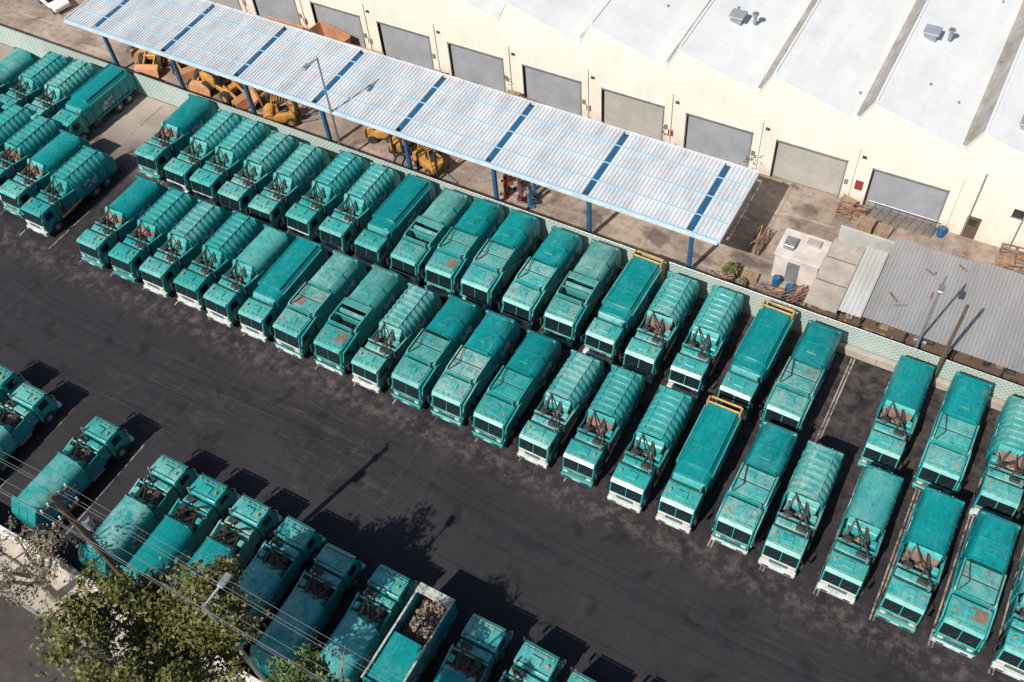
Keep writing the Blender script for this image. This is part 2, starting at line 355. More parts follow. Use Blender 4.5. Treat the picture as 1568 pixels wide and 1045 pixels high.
# ---------------------------------------------------------------- ground
def sheet(name,x0,x1,y0,y1,z,mat):
    me=bpy.data.meshes.new(name);me.from_pydata([(x0,y0,z),(x1,y0,z),(x1,y1,z),(x0,y1,z)],[],[(0,1,2,3)]);me.materials.append(mat);return obj(name,me)
g=dirty('dusty_ground',(.40,.35,.29),(.26,.22,.18),.15,.95)
sheet('ground',-600,600,-400,800,0,g)
m,nt,b=new_mat('lot_asphalt',.8)
v=coord(nt); X,Y,Z=sepxyz(nt,v)
nA=noise(nt,v,.12,5,.62,.5); nB=noise(nt,v,1.3,5,.72); nC=noise(nt,v,14,3,.7)
nT=noise(nt,mapping(nt,v,(.08,.8,1),(0,0,rad(5))),1.,4,.65,2.2)
nU=noise(nt,mapping(nt,v,(.9,.07,1),(0,0,rad(-22))),1.,4,.65,1.2)
nV=noise(nt,mapping(nt,v,(.07,1.3,1),(0,0,rad(-24))),1.,4,.65,2.4)
nW=noise(nt,mapping(nt,v,(1,1,1),(0,0,0),(13,5,0)),.32,5,.7,1.)
col=mix(nt,ramp(nt,nA,.35,.65),(.012,.011,.0145),(.025,.022,.026))
col=mix(nt,ramp(nt,nB,.45,.75,0,.45),col,(.040,.034,.035))
big=ramp(nt,noise(nt,v,.07,2,.5),.44,.62)
col=mix(nt,mth(nt,'MULTIPLY',ramp(nt,nW,.56,.72,0,.55),big),col,(.090,.070,.061))
col=mix(nt,mth(nt,'MULTIPLY',ramp(nt,nT,.55,.72,0,.5),big),col,(.068,.055,.050))
col=mix(nt,mth(nt,'MULTIPLY',ramp(nt,nV,.57,.72,0,.5),big),col,(.090,.070,.060))
col=mix(nt,ramp(nt,nU,.57,.72,0,.3),col,(.060,.049,.045))
col=mix(nt,ramp(nt,nC,.62,.8,0,.5),col,(.10,.082,.074))
dy=ramp(nt,mth(nt,'ABSOLUTE',mth(nt,'SUBTRACT',Y,26.9)),0,1.8,1,0)
col=mix(nt,mth(nt,'MULTIPLY',dy,ramp(nt,nB,.46,.68,0,.75)),col,(.16,.115,.10))
row=ramp(nt,Y,29,46,.0,.7)
col=mix(nt,mth(nt,'MULTIPLY',row,ramp(nt,nB,.40,.66)),col,(.15,.112,.094))
left=ramp(nt,X,-56,-66,0,1.)
col=mix(nt,mth(nt,'MULTIPLY',left,mth(nt,'MULTIPLY',ramp(nt,Y,36,43),ramp(nt,nA,.25,.5,.3,1))),col,(.42,.35,.285))
nO=noise(nt,v,.5,3,.5,.3); col=mix(nt,ramp(nt,nO,.60,.67,0,.8),col,(.007,.007,.008))
lk(nt,col,b.inputs['Base Color']); bump(nt,b,nC,.4,.02)
sheet('asphalt_lot',-82.5,45,7.7,45.8,.006,m)
m,nt,b=new_mat('yard_concrete',.9)
v=coord(nt); nA=noise(nt,v,.22,5,.65,.4);nB=noise(nt,v,1.5,4,.7);nT=noise(nt,mapping(nt,v,(.15,1.,1)),1.,4,.6,1.)
col=mix(nt,ramp(nt,nA,.38,.62),(.40,.32,.255),(.22,.17,.14)); col=mix(nt,ramp(nt,nB,.48,.7,0,.7),col,(.13,.105,.09)); col=mix(nt,ramp(nt,nT,.55,.7,0,.6),col,(.52,.43,.35))
br=nt.nodes.new('ShaderNodeTexBrick');br.offset=0;br.inputs['Scale'].default_value=1;br.inputs['Brick Width'].default_value=4.;br.inputs['Row Height'].default_value=4.;br.inputs['Mortar Size'].default_value=.03;lk(nt,v,br.inputs['Vector'])
col=mix(nt,mth(nt,'MULTIPLY',br.outputs['Fac'],.6),col,(.10,.08,.065))
nO=noise(nt,v,.35,3,.5,.3); col=mix(nt,ramp(nt,nO,.58,.66,0,.65),col,(.06,.05,.045))
lk(nt,col,b.inputs['Base Color'])
sheet('yard_pavement',-100,45,45.8,60.3,.004,m)
m,nt,b=new_mat('road_asphalt',.85)
v=coord(nt); n1=noise(nt,v,.7,5,.7);n2=noise(nt,v,20,3,.6)
col=mix(nt,ramp(nt,n1,.4,.7),(.045,.036,.035),(.075,.062,.056)); col=mix(nt,ramp(nt,n2,.6,.8,0,.4),col,(.14,.12,.10)); lk(nt,col,b.inputs['Base Color'])
sheet('road',-300,300,-6,4.4,.004,m)
B=MB(); B.box(-150,120,4.6,7.3,0,.14,'concrete',.01)
B.box(-150,120,4.38,4.58,0,.15,'steel',.02)
obj('sidewalk',B.mesh('sidewalk'))
m,nt,b=new_mat('worn_line_paint',.8)
v=coord(nt); n1=noise(nt,v,2.2,5,.75); n2=noise(nt,v,.25,2,.5)
f=ramp(nt,mth(nt,'ADD',n1,mth(nt,'MULTIPLY',n2,.5)),.64,.88)
lk(nt,mix(nt,f,(.42,.36,.31),(.045,.037,.034)),b.inputs['Base Color'])
B=MB();M['line']=m
xs=[-59.7+3.36*i for i in range(24)]
for x in xs+[-63.1,-66.5,-69.9,-73.2,-76.6,-80]:
    for dx in (-.1,.1) if x>-8 else (0,):
        B.add([(x+dx-.05,27.6,.011),(x+dx+.05,27.6,.011),(x+dx+.05,45.3,.011),(x+dx-.05,45.3,.011)],[(0,1,2,3)],'line')
for i in range(18):
    x=-56.5+3.34*i; B.add([(x-.05,9,.011),(x+.05,9,.011),(x+.05,17,.011),(x-.05,17,.011)],[(0,1,2,3)],'line')
obj('parking_lines',B.mesh('parking_lines',False))
# ---------------------------------------------------------------- slatted fence
m,nt,b=new_mat('fence_slats',.6)
v=coord(nt); X,Y,Z=sepxyz(nt,v)
def saw(nt,e,per): return mth(nt,'ABSOLUTE',mth(nt,'SUBTRACT',mth(nt,'FRACT',mth(nt,'MULTIPLY',e,1./per)),.5))
a=saw(nt,mth(nt,'ADD',X,Z),.36); c2=saw(nt,mth(nt,'SUBTRACT',X,Z),.36)
d=ramp(nt,mth(nt,'MAXIMUM',a,c2),.34,.42)
n1=noise(nt,mapping(nt,v,(1,1,.4)),.6,5,.7)
base=mix(nt,ramp(nt,n1,.35,.7),(.22,.37,.32),(.40,.47,.41))
lk(nt,mix(nt,d,base,(.56,.61,.56)),b.inputs['Base Color']); M['slat']=m
B=MB()
B.box(-95,45,45.9,45.93,.05,2.4,'slat')
x=-95
while x<45: B.cyl((x,45.97,1.22),'z',.04,2.45,'steel',8); x+=3.
B.cyl((-25,45.96,2.42),'x',.03,140,'steel',6)
obj('chain_link_fence',B.mesh('chain_link_fence'))
B=MB(); B.box(-4.2,45,45.35,45.75,0,.75,'concrete',.04)
for i in range(16): B.box(-4.2+i*3.1,-4.17+i*3.1,45.34,45.36,0,.75,'dark')
obj('concrete_barrier_wall',B.mesh('cb'))
# ---------------------------------------------------------------- canopy
m,nt,b=new_mat('canopy_sheet',.45,.0)
v=coord(nt); n1=noise(nt,mapping(nt,v,(1,.3,1)),.8,5,.7)
lk(nt,mix(nt,ramp(nt,n1,.38,.68),(.67,.70,.71),(.47,.505,.525)),b.inputs['Base Color']); M['canopy']=m
root=empty('steel_canopy')
cx=[-73.8+8.27*i for i in range(8)]
B=MB();y0,y1,zc=46.9,54.3,5.2
edges=[-77.2]+cx+[-13.7]
for i in range(len(edges)-1):
    a=edges[i]+(.24 if i else 0); c=edges[i+1]-(.24 if i<len(edges)-2 else 0)
    n=max(2,int((c-a)/.30)); w=(c-a)/n
    vs=[];fs=[];prof=[]
    for j in range(n):
        xa=a+j*w; prof+=[(xa,0),(xa+w*.55,0),(xa+w*.68,.07),(xa+w*.87,.07)]
    prof.append((c,0))
    for (px,pz) in prof: vs+=[(px,y0,zc+pz),(px,y1,zc+pz+.12),]
    for j in range(len(prof)-1): fs.append((2*j,2*j+2,2*j+3,2*j+1))
    B.add(vs,fs,'canopy')
obj('roof_sheets',B.mesh('rs',False),parent=root)
B=MB()
for x in cx:
    B.box(x-.12,x+.12,y0+.5,y1-.35,zc-.38,zc+.02,'blue'); B.box(x-.2,x+.2,y0+.5,y1-.35,zc+.02,zc+.06,'blue')
    B.box(x-.14,x+.14,47.5,47.78,0,zc-.38,'blue'); B.box(x-.28,x+.28,47.35,47.95,0,.06,'steel')
    B.beam((x,47.7,zc-1.3),(x,49.2,zc-.35),.12,.12,'blue')
for y in (48.55,50.6,52.65): B.box(-77.1,-13.8,y-.045,y+.045,zc+.13,zc+.18,'lblue')
for y in (49.5,51.6,53.6): B.box(-77.1,-13.8,y-.05,y+.05,zc-.16,zc-.03,'blue')
obj('frame',B.mesh('cf'),parent=root)
B=MB()
B.box(-77.3,-13.6,y0-.14,y0-.02,zc-.22,zc+.12,'lblue'); B.box(-77.3,-13.6,y1+.02,y1+.12,zc-.1,zc+.24,'canopy')
B.box(-77.34,-77.22,y0-.1,y1+.1,zc-.2,zc+.16,'canopy'); B.box(-13.68,-13.56,y0-.1,y1+.1,zc-.2,zc+.2,'canopy')
B.box(-77.2,-13.7,y0-.36,y0-.15,zc-.1,zc+.02,'canopy')
x=-77
while x<-13.8: B.box(x,x+.12,y1+.121,y1+.2,zc,zc+.3,'steel'); x+=1.03
obj('fascia',B.mesh('cfa'),parent=root)
# ---------------------------------------------------------------- warehouse
def wallmat(name,c1,c2,per):
    m,nt,b=new_mat(name,.75); v=coord(nt); X,Y,Z=sepxyz(nt,v)
    n1=noise(nt,mapping(nt,v,(.8,1,.18)),1.,5,.65); n2=noise(nt,v,.35,4,.6)
    f=mth(nt,'ADD',mth(nt,'MULTIPLY',n1,.6),mth(nt,'MULTIPLY',n2,.4))
    col=mix(nt,ramp(nt,f,.45,.75),c1,c2)
    low=ramp(nt,Z,.0,1.4,.5,0); col=mix(nt,mth(nt,'MULTIPLY',low,ramp(nt,n1,.35,.6)),col,(.34,.27,.20))
    s=saw(nt,X,per); col=mix(nt,ramp(nt,s,.44,.49,0,.12),col,(.45,.36,.26))
    lk(nt,col,b.inputs['Base Color']); bump(nt,b,s,.2,.03); return m
M['wall']=wallmat('cream_wall',(.88,.785,.67),(.76,.65,.54),.6)
M['door']=dirty('roller_door_grey',(.36,.37,.40),(.28,.29,.31),.5,.5)
M['door2']=dirty('roller_door_dusty',(.46,.44,.40),(.36,.34,.31),.5,.55)
m,nt,b=new_mat('white_roof',.6); v=coord(nt)
n1=noise(nt,mapping(nt,v,(.8,.12,1)),1.,5,.65);n2=noise(nt,v,.25,4,.6);n3=noise(nt,v,3,4,.7)
col=mix(nt,ramp(nt,n1,.4,.75),(.80,.815,.805),(.70,.715,.70)); col=mix(nt,ramp(nt,n2,.5,.75,0,.6),col,(.63,.64,.62)); col=mix(nt,ramp(nt,n3,.66,.75,0,.5),col,(.45,.44,.42))
s2=saw(nt,sepxyz(nt,v)[1],3.0); col=mix(nt,ramp(nt,s2,.485,.495,0,.25),col,(.5,.5,.49))
lk(nt,col,b.inputs['Base Color']); M['roof']=m
M['gutter']=dirty('gutter_strip',(.46,.44,.40),(.27,.24,.205),.6,.8)
wh=empty('warehouse')
P=7.53
def top(x):
    t=(x+1.0)%P
    return 7.7+1.85*(t/.85) if t<.85 else 9.55-1.85*((t-.85)/(P-.85))
YW=59.9
B=MB();D=MB();T=MB()
lows=[-1.0+P*k for k in range(-14,6)]
rw=random.Random(31)
for k,Lx in enumerate(lows):
    xl=Lx-5.45; prev=Lx-P
    hasdoor=Lx<0
    B.prism([(prev,0),(prev,7.7),(prev+.85,9.55),(xl,top(xl)),(xl,0)],YW,YW+.35,'wall','y')
    z0=3.75 if hasdoor else 0
    B.prism([(xl+.001,z0),(xl+.001,top(xl)),(Lx-.001,7.7),(Lx-.001,z0)],YW,YW+.35,'wall','y')
    T.prism([(prev,7.7),(prev,7.82),(prev+.85,9.67),(Lx,7.82),(Lx,7.7),(prev+.85,9.55)],YW-.06,YW+.4,'roof','y')
    if hasdoor:
        kk='door2' if k in (11,13) else 'door'
        D.box(xl,Lx,YW+.22,YW+.27,0,3.76,kk)
        z=.1
        while z<3.6: D.box(xl,Lx,YW+.205,YW+.22,z,z+.1,kk); z+=.22
        D.box(xl-.1,xl,YW-.05,YW+.2,0,3.9,'dark' if k%3 else 'steel'); D.box(Lx,Lx+.1,YW-.05,YW+.2,0,3.9,'steel'); D.box(xl-.12,Lx+.12,YW-.06,YW-.002,3.76,3.9,'steel')
        T.cyl((Lx+.75,YW-.08,2.7),'z',.045,5.4,'wall',8)
        T.box(xl-1.05,xl-.75,YW-.14,YW-.003,4.6,4.8,'dark',.02)
        if rw.random()<.5: T.box(xl-1.5,xl-1.1,YW-.1,YW-.003,1.1,1.7,rw.choice(('red','dark','steel')),.01)
        B.box(xl-1.9,xl-1.6,YW-.05,YW-.003,1.6,2.1,'steel')
for xx in (1.0,4.4,9.2): T.cyl((xx,YW-.1,3.2),'z',.05,6.4,'steel',8)
D.box(.9,1.9,YW-.04,YW+.02,0,2.15,'wood',.01); D.box(1.1,1.7,YW-.06,YW-.03,1.3,1.9,'dark')
D.box(-7.5,-6.9,YW-.05,YW-.01,1.4,2.3,'red')
for xx in (3.6,7.4,12.5,17.): D.box(xx,xx+.8,YW-.05,YW+.02,3.3,4.0,'dark'); D.box(xx-.08,xx+.88,YW-.07,YW-.051,3.2,3.3,'steel')
for px,pz in ((-23.1,1.2),(-15.4,1.4),(-38.2,1.5),(-15.8,.9)):
    for i in range(9):
        a=rw.uniform(0,6.28);x0=px+rw.uniform(-.5,.5);z0=pz+rw.uniform(-.3,.4)
        D.beam((x0,YW-.012,z0),(x0+.35*math.cos(a),YW-.012,z0+.35*math.sin(a)),.012,.05,'dark')
obj('walls',B.mesh('ww',False),parent=wh); obj('roller_doors',D.mesh('wd'),parent=wh)
for Lx in lows:
    prev=Lx-P
    T.add([(prev+.85,YW+.3,9.6),(Lx,YW+.3,7.75),(Lx,YW+70,7.75),(prev+.85,YW+70,9.6)],[(0,1,2,3)],'roof')
    T.add([(prev,YW+.3,7.75),(prev+.85,YW+.3,9.6),(prev+.85,YW+70,9.6),(prev,YW+70,7.75)],[(0,1,2,3)],'gutter')
    T.box(prev+.80,prev+.95,YW+.3,YW+70,9.6,9.66,'roof'); T.box(prev-.25,prev+.05,YW+.35,YW+70,7.70,7.84,'gutter')
r=random.Random(5)
def vent(x,y):
    z=top(x); T.box(x-.45,x+.45,y-.45,y+.45,z-.3,z+.55,'steel',.03); T.box(x-.6,x+.6,y-.6,y+.6,z+.55,z+.68,'door',.04); T.cyl((x+1.3,y+.4,z+.3),'z',.14,.8,'steel',10); T.cyl((x+1.3,y+.4,z+.75),'z',.25,.12,'steel',10)
for x,y in ((-20.3,66),(-6.3,69.5),(2.3,62.5),(-35,68),(-27.5,80),(-12.5,78)): vent(x,y)
for i in range(46):
    x=r.uniform(-60,12);y=r.uniform(61.5,80);z=top(x); T.cyl((x,y,z+.05),'z',.07,.4,'steel',8)
obj('roof',T.mesh('wr'),parent=wh)
# ---------------------------------------------------------------- right sheds
M['corr']=dirty('corrugated_grey',(.34,.335,.335),(.24,.235,.23),.35,.6,stretch=(1,.3,1))
M['corrl']=dirty('corrugated_light',(.56,.56,.53),(.40,.39,.36),.5,.6,stretch=(1,.3,1))
M['pink']=dirty('faded_shed_white',(.72,.66,.62),(.50,.43,.38),.8,.7)
def corr(B,x0,x1,y0,y1,z,k,per=.3,tilt=0.):
    n=int((x1-x0)/per)*2; vs=[];fs=[]
    for j in range(n+1):
        x=x0+(x1-x0)*j/n; dz=.06*(j%2); vs+=[(x,y0,z+dz),(x,y1,z+dz+tilt)]
    for j in range(n): fs.append((2*j,2*j+2,2*j+3,2*j+1))
    B.add(vs,fs,k)
sh=empty('lean_to_shed')
B=MB(); corr(B,-3.0,3.1,46.5,54.3,3.1,'corr',.24,.25); corr(B,3.05,9.5,46.35,54.5,3.16,'corr',.24,.25); corr(B,9.6,22,46.5,54.3,3.12,'corr',.24,.25)
corr(B,-4.6,-3.05,46.2,52.6,3.25,'corrl',.3,.1)
B.box(-6.9,-4.65,46.0,52.5,3.1,3.22,'concrete'); 
rr_=random.Random(8)
for i in range(14):
    x=rr_.uniform(-2.5,18);y=rr_.uniform(47,53.5);B.beam((x,y,3.33),(x+rr_.uniform(-.8,.8),y+rr_.uniform(-.8,.8),3.36),.12,.05,rr_.choice(('wood','steel','rustp')))
for y in (48.3,50.6): B.box(-6.85,-4.7,y,y+.04,3.22,3.25,'dark')
obj('roof',B.mesh('shr',False),parent=sh)
B=MB(); r=random.Random(9)
for x in (-6.8,-4.6,-3,0,3.2,6.4,9.5,13,17,21.8):
    for y in (46.7,52.2): B.box(x-.06,x+.06,y-.06,y+.06,0,3.1,'dark')
B.box(-6.9,22,54.0,54.2,0,3.0,'corrl')
B.box(-6.9,22,46.62,46.7,2.9,3.06,'wood')
for i in range(80):
    x=r.uniform(-6.3,20);y=r.uniform(46.7,47.3);z=r.choice((0,.7,1.4,2.0));B.box(x,x+r.uniform(.2,.9),y,y+.6,z,z+r.uniform(.2,.65),r.choice(['pallet','brown','dark','rustp','steel','wood','orange']),.02)
for z in (.68,1.38,1.98): B.box(-6.5,21.5,46.7,47.5,z-.04,z-.001,'wood')
obj('racking',B.mesh('shk'),parent=sh)
B=MB(); B.box(-10.3,-7.1,50.0,52.6,0,2.45,'pink',.03); B.box(-10.4,-7.0,49.9,52.7,2.45,2.56,'pink',.02)
B.box(-9.3,-8.4,49.95,50.02,0,2.05,'steel'); B.box(-10.0,-9.2,50.6,51.6,2.56,3.0,'steel',.04); B.box(-8.6,-7.6,51.6,52.3,2.56,2.75,'concrete',.03)
B.box(-10.34,-10.29,50.8,51.8,1.2,1.9,'dark')
obj('site_cabin',B.mesh('sc'))
# ---------------------------------------------------------------- forklifts / loaders
def forklift():
    B=MB()
    B.box(-.6,.6,-.2,1.5,.35,1.0,'mach',.08,2); B.prism([(1.2,.3),(1.2,1.25),(1.6,1.3),(1.95,1.0),(1.95,.35)],-.62,.62,'mach','x',.06)
    B.box(-.3,.3,.25,.8,1.0,1.15,'dark',.04); B.box(-.3,.3,.75,.87,1.1,1.65,'dark',.03)
    for sx in (-1,1):
        B.beam((sx*.52,-.1,1.0),(sx*.48,.15,2.15),.07,.07,'mach'); B.beam((sx*.52,1.35,1.2),(sx*.48,1.1,2.15),.07,.07,'mach')
        B.cyl((sx*.56,.15,.36),'x',.36,.3,'rubber'); B.cyl((sx*.56,1.45,.3),'x',.3,.26,'rubber')
        B.cyl((sx*.72,.15,.36),'x',.18,.03,'mach',10)
        B.box(sx*.32-.06,sx*.32+.06,-.42,-.28,.1,2.3,'dark'); B.box(sx*.3-.06,sx*.3+.06,-1.5,-.42,.08,.14,'steel')
    for i in range(6): B.box(-.5,.5,.12+i*.19,.18+i*.19,2.15,2.2,'mach')
    B.box(-.42,.42,-.44,-.4,.4,.5,'dark');B.box(-.42,.42,-.4,-.3,2.2,2.3,'dark')
    return B.mesh('forklift')
def loader():
    B=MB()
    B.box(-.75,.75,1.6,3.6,.9,1.9,'mach',.12,2); B.box(-.7,.7,-.1,1.6,.8,1.3,'mach',.06)
    B.prism([(.7,1.2),(.55,2.0),(.75,2.7),(1.75,2.7),(1.8,1.2)],-.6,.6,'glass','x',.03); B.box(-.7,.7,.6,1.9,2.7,2.82,'mach',.04)
    for sx in (-1,1):
        for y in (.1,2.7): B.cyl((sx*.9,y,.65),'x',.65,.42,'rubber'); B.cyl((sx*1.12,y,.65),'x',.3,.03,'mach',12)
        B.beam((sx*.5,.6,1.5),(sx*.5,-1.1,.7),.14,.25,'mach')
    B.prism([(-1.0,.15),(-1.05,1.05),(-1.25,1.15),(-1.7,.9),(-2.0,.12),(-1.9,.1),(-1.55,.7),(-1.2,.9),(-1.15,.3)],-1.15,1.15,'orange','x')
    B.cyl((.45,2.6,2.1),'z',.06,.7,'dark',8); B.box(-.4,.3,2.2,3.3,1.9,1.97,'dark')
    return B.mesh('wheel_loader')
fk=forklift();ld=loader()
for x,y,rz in ((-42.9,49.3,.3),(-38.6,48.6,1.2),(-40.6,50.2,-.5),(-54.0,49.0,2.2),(-44.5,51,2)): obj('forklift',fk,(x,y,0),rz,scale=(1.3,)*3)
for x,y,rz in ((-71.2,49.6,.4),(-68.0,50.3,1.1),(-64.6,49.9,.2),(-60.8,49.1,1.4),(-58.0,50.6,-.6),(-73.8,51.2,.8),(-69.6,52.4,.3)): obj('wheel_loader',ld,(x,y,0),rz)
r=random.Random(2)
def jack(col):
    B=MB(); B.box(-.35,.35,-.3,.3,0,.18,col,.03); B.box(-.12,.12,-.1,.12,.18,2.0,col,.02); B.box(-.2,.2,-.5,-.1,.4,.6,'dark',.02); B.cyl((0,.2,.9),'z',.06,1.2,'steel',8);B.cyl((0,0,2.05),'z',.16,.25,'dark',10)
    for sx in (-.35,.35): B.cyl((sx,.3,.14),'x',.14,.08,'rubber',12)
    return B.mesh('lifting_jack')
jk=[jack('red'),jack('blue')]
for i,(x,y) in enumerate(((-32.3,48.9),(-31.6,49.9),(-30.9,48.9),(-30.1,49.7),(-32.9,50.1),(-29.9,48.7))): obj('lifting_jack',jk[i%2],(x,y,0),r.uniform(0,3))
def skip():
    B=MB(); 
    for sx in (-1,1): B.prism([(0.3,0),(0,1.7),(4.2,1.7),(3.8,0)],sx*1.0-.04,sx*1.0+.04,'orange','x')
    B.prism([(.26,0),(-.04,1.7),(.04,1.7),(.36,0)],-.96,.96,'orange','x'); B.prism([(3.76,0),(4.12,1.7),(4.2,1.7),(3.86,0)],-.96,.96,'orange','x')
    B.box(-.96,.96,.3,3.8,.05,.3,'brown'); 
    for sx in (-1,1):
        B.box(sx*1.0-.09,sx*1.0+.09,-.05,4.25,1.7,1.8,'orange')
        for y in (.9,1.7,2.5,3.3): B.box(sx*1.08-.04,sx*1.08+.04,y,y+.1,.05,1.7,'orange')
    return B.mesh('skip')
sk=skip()
for x,y,rz in ((-50.4,57.4,1.62),(-54.9,58.3,1.4),(-59.6,57.6,1.6)): obj('skip_container',sk,(x,y,0),rz)
def palletstack(n,seed):
    B=MB()
    for i in range(n):
        z=i*.15
        for j in range(3): B.box(-.55+j*.5,-.45+j*.5,-.5,.5,z,z+.09,'pallet')
        for j in range(6): B.box(-.6,.6,-.5+j*.18,-.4+j*.18,z+.09,z+.115,'pallet')
    return B.mesh('pallet_stack')
ps=[palletstack(n,n) for n in (3,5,8)]
r=random.Random(12)
for i,(x,y) in enumerate(((-43.6,58.9),(-42.2,59.0),(-37.3,58.9),(-30.2,59),(-7.6,59.1),(-5.6,57.2),(-4.3,57.7),(4.4,58.3),(-45.2,58.6),(-11.6,48.9))):
    obj('pallet_stack',ps[i%3],(x,y,0),r.uniform(-.3,.3))
B=MB();B.cyl((0,0,.45),'z',.27,.85,'blue',16);B.cyl((0,0,.3),'z',.285,.04,'blue',16);B.cyl((0,0,.6),'z',.285,.04,'blue',16);B.cyl((.1,0,.88),'z',.04,.03,'steel',8)
dr=B.mesh('oil_drum')
for i,(x,y) in enumerate(((-9.7,49.3),(-.4,59.2),(6.9,59.2),(-8.6,48.9))): obj('oil_drum',dr,(x,y,0))
def traffic_cone():
    B=MB();B.box(-.18,.18,-.18,.18,0,.04,'orange');B.tube([(0,0,.04),(0,0,.3),(0,0,.7)],[.14,.09,.03],'orange',10);B.tube([(0,0,.35),(0,0,.48)],[.09,.065],'white',10);return B.mesh('traffic_cone')
tc=traffic_cone()
for x,y in ((-6.4,56.3),(-5.6,54.6)): obj('traffic_cone',tc,(x,y,0))
def rack():
    B=MB()
    for x in (-1.2,0,1.2):
        for y in (-.5,.5): B.box(x-.04,x+.04,y-.04,y+.04,0,1.3,'rustp')
    r=random.Random(4)
    for z in (.3,.8,1.25): B.box(-1.2,1.2,-.5,-.42,z,z+.05,'rustp');B.box(-1.2,1.2,.42,.5,z,z+.05,'rustp')
    for i in range(16): B.beam((r.uniform(-1.4,-.8),r.uniform(-.4,.4),r.choice((.38,.88,1.33))),(r.uniform(.6,1.4),r.uniform(-.4,.4),r.choice((.38,.88,1.33))),.06,.05,r.choice(('rustp','wood','orange','pallet','steel')))
    return B.mesh('pipe_rack')
rk=rack()
for x,y,rz in ((-12.2,52.4,1.5),(-8.0,48.2,.9),(-9.8,47.7,.1),(-7.0,58.2,.1),(-36,58.7,0),(-13.5,47.4,.2),(4.9,59,.1),(5.6,57.2,.3)): obj('pipe_rack',rk,(x,y,0),rz,scale=(.85,.85,.85))
B=MB()
for i in range(9): B.cyl((-6.0+.62*i,58.6,.95),'z',.03,1.9,'steel',6)
for i in range(28): B.beam((-6.0+.18*i,58.6,.1),(-6.0+.18*i+.9 if i<24 else -1.0,58.6,1.9),.015,.015,'steel'); B.beam((-6.0+.18*i,58.61,1.9),(-6.0+.18*i+.9 if i<24 else -1.0,58.61,.1),.015,.015,'steel')
B.cyl((-3.5,58.6,1.9),'x',.03,5.1,'steel',6)
obj('wire_mesh_fence',B.mesh('wmf'))
# ---------------------------------------------------------------- poles
B=MB(); B.tube([(-47.0,46.6,0),(-46.9,46.6,10.6)],[.11,.07],'steel',10); B.beam((-46.9,46.6,10.5),(-46.9,45.5,10.7),.08,.08,'steel'); B.box(-47.1,-46.7,44.9,45.6,10.6,10.78,'steel',.04)
obj('street_lamp',B.mesh('lamp1'))
B=MB(); B.tube([(.9,46.15,0),(.9,46.15,9.6)],[.10,.06],'steel',10); B.beam((.9,46.15,9.5),(.9,45.3,9.6),.07,.07,'steel'); B.box(.7,1.1,44.7,45.4,9.5,9.7,'steel',.04)
obj('street_lamp',B.mesh('lamp2'))
B=MB(); B.tube([(-24.5,7.6,0),(-24.5,7.6,13.2)],[.16,.11],'steel',10); B.beam((-24.5,7.6,13.1),(-24.3,8.7,13.4),.1,.1,'steel'); B.box(-24.5,-24.1,8.6,9.4,13.3,13.48,'steel',.05)
obj('street_lamp',B.mesh('lamp3'))
B=MB(); B.tube([(2.6,45.2,0),(2.65,45.2,8.8)],[.14,.10],'wood',10); B.beam((2.65,45.2,8.4),(2.65,44.7,8.5),.06,.06,'steel')
obj('utility_pole',B.mesh('pole1'))
B=MB(); B.tube([(-32.0,7.6,0),(-32.0,7.6,17.7)],[.22,.14],'wood',12)
B.beam((-32,6.8,17.2),(-32,8.5,17.2),.1,.1,'wood'); B.beam((-32,6.9,15.9),(-32,8.4,15.9),.1,.1,'wood')
for z in (17.2,15.9):
    for y in (6.85,7.25,7.95,8.4): B.cyl((-32,y,z+.15),'z',.05,.22,'lamp',8)
B.cyl((-31.7,7.95,14.5),'z',.22,.75,'steel',14)
obj('utility_pole',B.mesh('pole2'))
B=MB()
def wire(a,c,sag,rr=.010):
    a=Vector(a);c=Vector(c); pts=[]
    for i in range(25):
        t=i/24; p=a.lerp(c,t); p.z-=sag*4*t*(1-t); pts.append(p)
    B.tube(pts,rr,'steel',4)
for y,z in ((6.85,17.4),(7.25,17.4),(7.95,17.4),(8.4,17.4),(6.95,16.1),(8.35,16.1),(7.5,13.2)):
    wire((-32,y,z),(18,y,z),1.1); wire((-32,y,z),(-85,y,z),1.2)
obj('overhead_wires',B.mesh('wires'))
M['wwall']=dirty('whitewashed_wall',(.78,.76,.72),(.50,.47,.43),.9,.85)
B=MB(); B.box(-90,20,7.32,7.55,0,1.5,'wwall',.02); B.box(-90,20,7.28,7.59,1.5,1.58,'wwall',.02)
x=-90
while x<20: B.box(x,x+.35,7.24,7.63,0,1.7,'wwall',.03); x+=5
obj('street_wall',B.mesh('swall'))
# ---------------------------------------------------------------- cars
def car(col,pick=False):
    B=MB(); w=.88
    B.prism([(0,.35),(-.02,.75),(.15,.88),(1.3,.98),(4.3,1.0),(4.5,.85),(4.5,.4)],-w,w,col,'x',.07,2)
    e=3.0 if pick else 4.1
    B.prism([(1.2,.97),(1.85,1.45),(e-.5,1.47),(e,.99)],-w+.09,w-.09,'glass','x',.04); B.prism([(1.85,1.44),(1.95,1.5),(e-.6,1.5),(e-.5,1.45)],-w+.12,w-.12,col,'x')
    for sx in (-1,1):
        for y in (.8,3.6): B.cyl((sx*.8,y,.33),'x',.33,.22,'rubber'); B.cyl((sx*.915,y,.33),'x',.18,.02,'steel',12)
        B.box(sx*.65-.15,sx*.65+.15,-.04,.03,.6,.72,'lamp'); B.box(sx*.95-.06,sx*.95+.06,1.4,1.55,.95,1.08,col,.02)
    if pick: B.box(-.72,.72,3.05,4.4,1.0,1.02,'dark')
    return B.mesh('car')
M['carwhite']=dirty('car_white',(.8,.8,.78),(.7,.7,.68),2,.3)
cw=car('carwhite',True);cd=car('dark')
obj('pickup_truck',cw,(-85.8,52.4,0),1.3); obj('parked_car',cd,(-94,43.0,0),.2)
